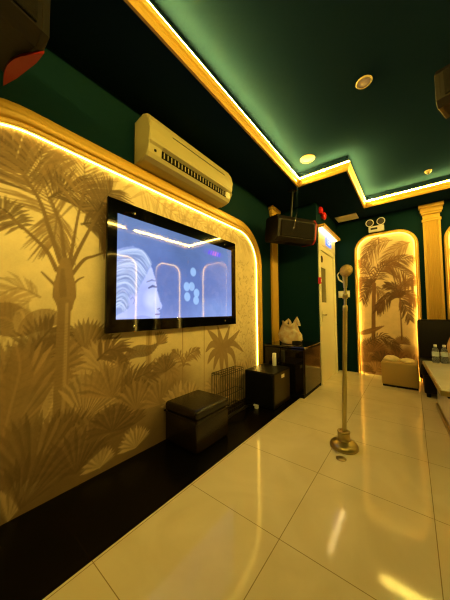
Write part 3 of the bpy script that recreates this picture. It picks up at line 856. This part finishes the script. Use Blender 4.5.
# running figure and arrow as pale marks
lathe(bm, [(.014, 0), (.014, .001), (0, .001)], n=14, mtx=Matrix.Translation((XD + .0303, 4.24, 2.308)) @ Matrix.Rotation(PI / 2, 4, 'Y'))
for a, b, r in (((4.24, 2.29), (4.25, 2.25), .010), ((4.25, 2.25), (4.28, 2.21), .007), ((4.25, 2.25), (4.22, 2.21), .007), ((4.24, 2.285), (4.275, 2.265), .005), ((4.24, 2.285), (4.21, 2.262), .005), ((4.31, 2.26), (4.37, 2.26), .006), ((4.355, 2.28), (4.372, 2.26), .005), ((4.355, 2.24), (4.372, 2.26), .005)):
    tube(bm, [(XD + .03, a[0], a[1]), (XD + .03, b[0], b[1])], r * .9, 6)
obj('pictogram', bm, M_signw, t, world=True)
bm = NB(); box(bm, (XD + .029, 4.122, 2.21), (XD + .0325, 4.138, 2.315)); obj('white_bar', bm, M_signw, t, world=True)
t = thing('fire_alarm', 'red round fire alarm bell high on the wall above the door', 'alarm', (XD, 3.92, 2.64))
MX = Matrix.Rotation(PI / 2, 4, 'Y')
bm = lathe(NB(), [(.03, 0), (.03, .03), (.062, .032), (.06, .05), (.04, .066), (.012, .07), (0, .074)], n=24, mtx=Matrix.Translation((XD, 3.97, 2.63)) @ MX); obj('gong', bm, M_redp, t, world=True, smooth=True)
bm = NB(); box(bm, (XD, 3.80, 2.63), (XD + .05, 3.89, 2.73), .012); obj('strobe_box', bm, M_redp, t, world=True)
t = thing('call_point', 'small red fire alarm call point on the wall left of the door', 'call point', (XD, 3.695, 1.55))
bm = NB(); box(bm, (XD, 3.684, 1.51), (XD + .045, 3.716, 1.61), .006); obj('box', bm, M_redp, t, world=True)
bm = NB(); box(bm, (XD + .045, 3.69, 1.54), (XD + .047, 3.71, 1.58)); obj('press_glass', bm, M_white, t, world=True)
t = thing('emergency_light', 'white emergency light with two lamp heads above the tall mural', 'emergency light', (-.44, YB, 2.5))
bm = NB(); box(bm, (-.555, YB - .06, 2.475), (-.325, YB, 2.575), .012); obj('battery_box', bm, M_white, t, world=True)
bm = NB(); box(bm, (-.52, YB - .062, 2.51), (-.42, YB - .059, 2.545)); obj('indicator_panel', bm, M_grey, t, world=True)
for x in (-.53, -.365):
    mt = Matrix.Translation((x, YB - .045, 2.645)) @ Matrix.Rotation(R(112), 4, 'X')
    bm = lathe(NB(), [(.02, -.05), (.045, -.035), (.062, .02), (.062, .035), (.05, .036), (0, .03)], n=22, mtx=mt)
    tube(bm, [(x, YB - .045, 2.565), (x, YB - .04, 2.63)], .014, 8)
    h = obj('lamp_head', bm, M_white, t, world=True, smooth=True)
    bm = lathe(NB(), [(.05, .0365), (.02, .042), (0, .043)], n=22, mtx=mt); obj('lens', bm, M_grey, h, world=True, smooth=True)
t = thing('light_switch', 'cream double switch plate on the green wall behind the microphone stand', 'switch', (-.99, YB, 1.41))
bm = NB(); box(bm, (-1.085, YB - .012, 1.35), (-.89, YB, 1.475), .004); obj('plate', bm, M_cream, t, world=True)
for x in (-1.04, -.935):
    bm = NB(); box(bm, (x - .03, YB - .018, 1.375), (x + .03, YB - .011, 1.45), .003); obj('rocker', bm, M_white, t, world=True)

# ------------------------------------------------------------------ microphone on its stand
mx_, my_ = -.47, 2.15
t = thing('microphone_stand', 'brass microphone stand with round bell base on the beige tiles', 'microphone stand', (mx_, my_, 0))
obj('base', lathe(NB(), [(.100, 0), (.106, .008), (.106, .02), (.098, .036), (.080, .05), (.058, .058), (.052, .062), (0, .062)], n=40), M_brass, t, smooth=True)
obj('collar', lathe(NB(), [(.047, .06), (.050, .066), (.046, .072), (.046, .120), (.049, .126), (.046, .132), (.030, .134), (.028, .128), (0, .128)], n=32), M_brass, t, smooth=True)
LEAN = Matrix.Rotation(R(2.0), 4, 'Y')
obj('tube', lathe(NB(), [(.0165, .118), (.017, 1.10), (.0185, 1.105), (.0185, 1.14), (.014, 1.15), (0, 1.15)], n=20, mtx=LEAN), M_pole, t, smooth=True)
obj('upper_rod', lathe(NB(), [(.011, 1.14), (.011, 1.29), (0, 1.29)], n=16, mtx=LEAN), M_pole, t, smooth=True)
bm = lathe(NB(), [(.018, 1.20), (.020, 1.205), (.020, 1.235), (.018, 1.24), (0, 1.24)], n=16); tube(bm, [(.0, -.015, 1.22), (-.0, -.045, 1.22)], [.008, .011], 10); bmesh.ops.transform(bm, matrix=LEAN, verts=bm.verts); obj('clamp_knob', bm, M_brass, t, smooth=True)
m = thing('microphone', 'cream gold microphone with a round grille on top of the brass stand', 'microphone', (mx_ + 1.29 * math.sin(R(2)), my_, 1.291))
bm = lathe(NB(), [(.0, -.0), (.014, .0), (.016, .02), (.020, .09), (.024, .10), (0, .10)], n=18, mtx=Matrix.Rotation(R(0), 4, 'X')); obj('handle', bm, M_pole, m, smooth=True)
bm = NB()
mt = Matrix.Translation((.012, -.01, .138)) @ Matrix.Rotation(R(82), 4, 'X') @ Matrix.Rotation(R(-12), 4, 'Y')
lathe(bm, [(0, -.036), (.026, -.030), (.044, -.014), (.046, .0), (.044, .014), (.030, .028), (.0, .034)], n=24, mtx=mt)
obj('grille', bm, mat('gold_mesh', (190, 158, 96), .4, metal=.7, bump=(150, .8)), m, smooth=True)
bm = NB(); ring = [(.012 + .05 * math.cos(a) * math.cos(R(0)), -.01 + .0, .138 + .05 * math.sin(a)) for a in np.linspace(0, 2 * PI, 25)]
tube(bm, [tuple((mt @ Vector((.048 * math.cos(a), .048 * math.sin(a), 0)))) for a in np.linspace(0, 2 * PI, 29)], .005, 8, cap=False); obj('ring', bm, M_brass, m, smooth=True)
bm = NB(); tube(bm, [(-.01, 0, .04), (-.045, -.01, .07), (-.055, -.012, .11), (-.04, -.01, .13)], [.006, .006, .005, .004], 8); obj('cable_loop', bm, M_cream, m, smooth=True)
bm = lathe(NB(), [(.036, 0), (.036, .002), (.031, .004), (0, .004)], n=28)
o = obj('floor_disc', bm, M_brass, smooth=True); o.location = (-.455, 1.975, 0)
tag(o, 'small round brass disc set in the floor before the microphone stand', 'disc')

# ------------------------------------------------------------------ along the mural wall
t = thing('ottoman', 'dark brown leather cube ottoman on the black floor under the television', 'ottoman', (-1.515, 1.535, 0))
bm = NB(); box(bm, (-.192, -.205, .006), (.192, .205, .255), .022, 3); obj('body', bm, M_leather, t, smooth=True)
bm = NB(); box(bm, (-.195, -.207, .255), (.195, .207, .335), .028, 4)
for v in bm.verts:
    if v.co.z > .3: v.co.z += .012 * math.cos(v.co.x * 7) * math.cos(v.co.y * 7)
obj('seat_cushion', bm, M_leather, t, smooth=True)
bm = NB()
rr = [(-.197, -.209, .258), (.197, -.209, .258), (.197, .209, .258), (-.197, .209, .258), (-.197, -.209, .258)]
tube(bm, rr, .005, 6); obj('piping', bm, M_leather, t)
for sx in (-1, 1):
    for sy in (-1, 1):
        obj('foot', lathe(NB(), [(.02, 0), (.024, .007), (0, .007)], c=(sx * .15, sy * .16, 0), n=12), M_matte, t)
t = thing('wire_rack', 'dark wire rack against the mural between ottoman and black speaker box', 'rack', (-1.66, 2.15, 0))
def wire_panel(x):
    bm = NB()
    for z in (.035, .20, .42, .445):
        tube(bm, [(x, -.20, z), (x, .23, z)], .0035, 6)
    for k in range(12):
        y = -.20 + k * .43 / 11
        tube(bm, [(x, y, .0), (x, y, .445)], .003, 6)
    return bm
obj('front_grid', wire_panel(.065), M_steel, t); obj('rear_grid', wire_panel(-.05), M_steel, t)
for y in (-.2, .23):
    for z in (.035, .20, .445):
        obj('side_bar', tube(NB(), [(-.05, y, z), (.065, y, z)], .0035, 6), M_steel, t)
for k in range(6):
    obj('shelf_rod', tube(NB(), [(-.05, -.17 + k * .07, .035), (.065, -.17 + k * .07, .035)], .003, 6), M_steel, t)
t = thing('subwoofer', 'black box speaker standing on the black floor before the dark cabinet', 'speaker', (-1.43, 2.68, 0))
bm = NB(); box(bm, (-.19, -.225, .006), (.19, .225, .40), .006); obj('box', bm, M_black, t)
bm = NB(); box(bm, (-.178, -.237, .035), (.178, -.224, .388), .004); obj('front_grille', bm, M_matte, t)
bm = NB(); box(bm, (.19, -.20, .05), (.1925, .20, .38)); sd = obj('side_panel', bm, mat('brown_side_face', (52, 40, 16), .35, spec=.3), t)  # side face coloured browner and lighter than the black box
bm = NB(); box(bm, (.1925, -.03, .315), (.1938, .05, .355)); obj('sticker', bm, M_cream, sd, label='small cream sticker')
for sx in (-1, 1):
    for sy in (-1, 1):
        obj('foot', lathe(NB(), [(.018, 0), (.018, .007), (0, .007)], c=(sx * .15, sy * .18, 0), n=10), M_matte, t)
t = thing('power_plug', 'small white plug on the floor before the black box speaker', 'plug', (-1.43, 2.40, 0))
bm = NB(); box(bm, (-.02, -.02, 0), (.02, .015, .035), .006); obj('plug_body', bm, M_white, t)
bm = NB(); box(bm, (-.028, -.028, .032), (.028, .0, .046), .004); obj('plug_top', bm, M_white, t)
bm = NB(); tube(bm, [(p[0], p[1], .016 + .05 * math.sin(PI * k / 19) ** 2) for k, p in enumerate(curve([(-1.50, 1.80), (-1.50, 2.0), (-1.46, 2.16), (-1.50, 2.30), (-1.50, 2.42)], 20))], .015, 8)
tag(obj('power_cable', bm, M_black, smooth=True), 'thick black cable looping over the floor beside the wire rack', 'cable')
t = thing('paper_roll', 'small white paper roll standing on the black box speaker', 'paper roll', (-1.43, 2.86, .40))
obj('roll', lathe(NB(), [(.024, 0), (.026, .003), (.026, .155), (.024, .158), (.010, .158), (.010, .145), (0, .11)], n=18), M_white, t, smooth=True)
obj('core', lathe(NB(), [(.0098, .0), (.0098, .118), (0, .118)], n=12), M_napkin, t)

t = thing('cabinet', 'dark glossy smoked glass equipment cabinet in the corner left of the door', 'cabinet', (-1.39, 3.32, 0))
cx0, cx1, cy0, cy1, cz = -1.655, -1.075, 2.99, 3.655, .645
bm = NB(); box(bm, (cx0, cy0 + .02, .05), (cx1 - .02, cy1, cz - .02), .01); obj('body', bm, M_brown, t, world=True)
bm = NB(); box(bm, (cx0, cy0, cz - .03), (cx1, cy1, cz), .012); obj('top', bm, M_dglass, t, world=True)
bm = NB(); box(bm, (cx0 + .02, cy0, .06), (-1.405, cy0 + .022, cz - .035), .004); dr = obj('door', bm, M_dglass, t, world=True)
bm = NB(); box(bm, (-1.43, cy0 - .012, .32), (-1.418, cy0, .42), .003); obj('handle', bm, M_chrome, dr, world=True)
bm = NB(); box(bm, (-1.395, cy0, .06), (cx1 - .02, cy0 + .022, cz - .035), .004); dr = obj('door', bm, M_dglass, t, world=True)
bm = NB(); box(bm, (-1.382, cy0 - .012, .32), (-1.37, cy0, .42), .003); obj('handle', bm, M_chrome, dr, world=True)
bm = NB(); box(bm, (cx1 - .022, cy0 + .02, .06), (cx1 - .006, cy1 - .01, cz - .035), .003); obj('side_glass', bm, mat('amber_smoked_glass', (40, 28, 14), .08), t, world=True)
bm = NB(); box(bm, (cx0 + .01, cy0 + .03, 0), (cx1 - .03, cy1 - .01, .052)); obj('plinth', bm, M_matte, t, world=True)
bm = NB()
coil = []
for k in range(60):
    a = k * .42; r = .055 + .006 * math.sin(k * 1.7)
    coil.append((-1.21 + r * math.cos(a), 3.09 + r * 1.1 * math.sin(a), cz + .007 + .0009 * k))
tube(bm, coil, .006, 6); tag(obj('coiled_cable', bm, M_black, smooth=True), 'coiled black cable lying on the cabinet before the plastic bag', 'cable')
# plastic bag with tied handles
t = thing('plastic_bag', 'crumpled pale plastic bag standing on the dark cabinet', 'bag', (-1.38, 3.26, cz))
bm = NB()
rnd = random.Random(11)
n = 26; rings = []
for h, r in ((0, .08), (.012, .135), (.06, .155), (.12, .155), (.17, .14), (.21, .115), (.24, .10), (.27, .105), (.29, .11)):
    ring = []
    for k in range(n):
        a = 2 * PI * k / n
        rr = r * (1 + .10 * math.sin(3 * a + h * 20) + .05 * rnd.uniform(-1, 1) + .05 * math.sin(7 * a))
        zz = h + (.035 * math.sin(2 * a + .6) if h > .2 else 0) + (.012 * rnd.uniform(-1, 1) if h > .1 else 0)
        ring.append(bm.verts.new((rr * math.cos(a), rr * .75 * math.sin(a), max(0, zz))))
    rings.append(ring)
for A, Bq in zip(rings, rings[1:]):
    for k in range(n): bm.faces.new((A[k], A[(k + 1) % n], Bq[(k + 1) % n], Bq[k]))
bm.faces.new(rings[0][::-1])
ctr = bm.verts.new((0, 0, .255))
for k in range(n): bm.faces.new((rings[-1][k], rings[-1][(k + 1) % n], ctr))
obj('bag_body', bm, M_bag, t, smooth=True)
for sx, top in ((-.02, .345), (.105, .375)):
    bm = NB()
    P = [((sx - .05, .0, .26), .02), ((sx - .02, -.01, .31), .022), ((sx + .005, 0, top), .012), ((sx + .02, .01, .31), .020), ((sx + .03, .01, .25), .024)]
    tube(bm, [p for p, _ in P], [r for _, r in P], 8)
    for v in bm.verts: v.co.y *= .6
    obj('handle', bm, M_bag, t, smooth=True)

# ------------------------------------------------------------------ far right: pouffe, sofa, table
t = thing('pouffe', 'tan leather square pouffe before the tall glowing mural', 'pouffe', (-.172, 4.45, 0))
bm = NB(); box(bm, (-.215, -.215, .025), (.215, .215, .355), .022, 3); obj('body', bm, M_pouf, t, smooth=True)
bm = NB(); box(bm, (-.205, -.205, 0), (.205, .205, .03), .004); obj('base', bm, M_matte, t)
bm = NB(); rr = [(-.212, -.214, .335), (.212, -.214, .335), (.212, .214, .335), (-.212, .214, .335), (-.212, -.214, .335)]; tube(bm, rr, .006, 6); obj('piping', bm, M_pouf, t)
def lump(name, label, c, sx, sy, sz, seed, m=M_cloth):
    t = thing(name, label, 'cloth', c)
    bm = NB(); rnd = random.Random(seed)
    bmesh.ops.create_icosphere(bm, subdivisions=4, radius=1)
    for v in bm.verts:
        f = 1 + .10 * math.sin(v.co.x * 5 + seed) * math.cos(v.co.y * 4) + .04 * math.sin(v.co.x * 11 + v.co.y * 9) + .01 * rnd.uniform(-1, 1)
        v.co = Vector((v.co.x * sx * f, v.co.y * sy * f, max(-.0, v.co.z * f + .35) * sz * .8))
    obj('folds', bm, m, t, smooth=True)
    bm = NB(); tube(bm, [(-sx * .9, -sy * .3, sz * .25), (-sx * .3, -sy * .7, sz * .55), (sx * .3, -sy * .75, sz * .5), (sx * .9, -sy * .2, sz * .25)], [.008, .014, .014, .008], 8); obj('rolled_edge', bm, m, t, smooth=True)
lump('folded_cloth', 'crumpled cream cloth on the left half of the tan pouffe', (-.275, 4.43, .3565), .095, .13, .06, 3)
lump('folded_cloth', 'flatter pale cloth on the right half of the tan pouffe', (-.075, 4.40, .3565), .085, .12, .042, 5)

t = thing('sofa', 'dark brown high backed sofa against the back wall behind the table', 'sofa', (.95, 4.4, 0))
bm = NB(); box(bm, (.055, 4.56, .10), (1.75, 4.80, .965), .03, 3); obj('backrest', bm, M_sofa, t, world=True, smooth=True)
for k in range(2):
    x0 = .06 + k * .835
    bm = NB(); box(bm, (x0, 3.98, .27), (x0 + .83, 4.56, .42), .035, 3); obj('seat_cushion', bm, M_sofa, t, world=True, smooth=True)
bm = NB(); box(bm, (.09, 3.99, .05), (1.745, 4.6, .27), .012); obj('base', bm, M_sofa, t, world=True)
for x in (.13, 1.70):
    for y in (4.03, 4.74):
        obj('leg', lathe(NB(), [(.02, 0), (.024, .06), (0, .06)], c=(x, y, 0), n=12), M_matte, t, world=True)

TZ = .50
t = thing('coffee_table', 'low table with a white marble top and gilt edge at the right', 'table', (.56, 3.13, 0), (0, 0, R(3)))
W_, D_ = .88, 1.30
bm = NB(); box(bm, (-W_ / 2, -D_ / 2, TZ - .03), (W_ / 2, D_ / 2, TZ), .006); obj('tabletop', bm, M_tmarble, t)
bm = NB()
for a, b in (((-W_ / 2 - .008, -D_ / 2 - .008), (-W_ / 2 + .004, D_ / 2 + .008)), ((W_ / 2 - .004, -D_ / 2 - .008), (W_ / 2 + .008, D_ / 2 + .008)), ((-W_ / 2, -D_ / 2 - .008), (W_ / 2, -D_ / 2 + .004)), ((-W_ / 2, D_ / 2 - .004), (W_ / 2, D_ / 2 + .008))):
    box(bm, (a[0], a[1], TZ - .045), (b[0], b[1], TZ - .006), .003)
obj('gilt_edge', bm, M_brass, t)
bm = NB(); box(bm, (-W_ / 2 + .04, -D_ / 2 + .04, TZ - .07), (W_ / 2 - .04, D_ / 2 - .04, TZ - .03)); obj('apron', bm, M_matte, t)
bm = NB(); box(bm, (-W_ / 2 + .10, -D_ / 2 + .10, .05), (W_ / 2 - .10, D_ / 2 - .10, TZ - .07), .006); obj('cabinet_body', bm, M_tmarble, t)
bm = NB(); box(bm, (-W_ / 2 + .085, -D_ / 2 + .085, 0), (W_ / 2 - .085, D_ / 2 - .085, .05), .004); obj('plinth', bm, M_brass, t)
def bottle(label, x, y):
    t = thing('water_bottle', label, 'bottle', (x, y, TZ), group='water bottles on the table')
    obj('bottle_body', lathe(NB(), [(.028, 0), (.032, .006), (.032, .06), (.030, .065), (.032, .07), (.032, .13), (.026, .155), (.013, .178), (.0125, .19), (0, .19)], n=20), M_water, t, smooth=True)
    obj('label', lathe(NB(), [(.0324, .078), (.0328, .08), (.0328, .122), (.0324, .124), (0, .1235)], n=20), M_label, t, smooth=True)
    obj('cap', lathe(NB(), [(.0145, .185), (.015, .188), (.015, .205), (.013, .208), (0, .208)], n=16), M_white, t, smooth=True)
bottle('clear water bottle on the white table, farthest left of its row', .195, 3.66)
bottle('clear water bottle second from the left on the white table', .272, 3.68)
bottle('clear water bottle half cut off by the right picture edge', .345, 3.66)
t = thing('napkin_glass', 'glass with a pointed tan napkin behind the water bottles', 'glass', (.335, 3.75, TZ))
obj('tumbler', lathe(NB(), [(.026, 0), (.030, .004), (.034, .11), (.032, .11), (.028, .008), (0, .008)], n=20), M_water, t, smooth=True)
bm = NB(); lathe(bm, [(.018, .012), (.030, .10), (.040, .20), (.030, .26), (.012, .33), (0, .355)], n=14)
for v in bm.verts: v.co.y *= .45; v.co.x += max(0, v.co.z - .15) * .12
obj('napkin', bm, M_napkin, t, smooth=True)
t = thing('snack_packet', 'small red packet lying on the table below the bottles', 'packet', (.37, 3.50, TZ))
bm = NB(); box(bm, (-.05, -.035, 0), (.05, .035, .022), .009, 3); obj('wrapper', bm, M_redp, t, smooth=True)
bm = NB(); box(bm, (-.03, -.02, .0205), (.03, .02, .0228)); obj('paper_band', bm, M_white, t)

# ------------------------------------------------------------------ camera and picture settings
cam = bpy.data.cameras.new('camera'); co = bpy.data.objects.new('camera', cam); COL.objects.link(co)
RT = Vector((0.787530,0.616240,-0.006627)); DN = Vector((-0.035551,0.034691,-0.998766)); FW = Vector((-0.615249,0.786794,0.049228))
co.matrix_world = Matrix(((RT.x, -DN.x, -FW.x, 0), (RT.y, -DN.y, -FW.y, 0), (RT.z, -DN.z, -FW.z, 1.10), (0, 0, 0, 1)))
cam.sensor_fit = 'HORIZONTAL'; cam.sensor_width = 36; cam.lens = 238.698 / 450 * 36; cam.clip_start = .02
SC.camera = co
w = bpy.data.worlds.new('world'); SC.world = w; w.use_nodes = True
w.node_tree.nodes['Background'].inputs[0].default_value = (1, .75, .4, 1); w.node_tree.nodes['Background'].inputs[1].default_value = .0
SC.view_settings.view_transform = 'Standard'; SC.view_settings.look = 'None'; SC.view_settings.gamma = 1; SC.view_settings.use_curve_mapping = False
SC.view_settings.exposure = 0.5
SC.cycles.filter_width = 1.2
SC.cycles.use_denoising = True
SC.cycles.max_bounces = 10
SC.cycles.sample_clamp_indirect = 6
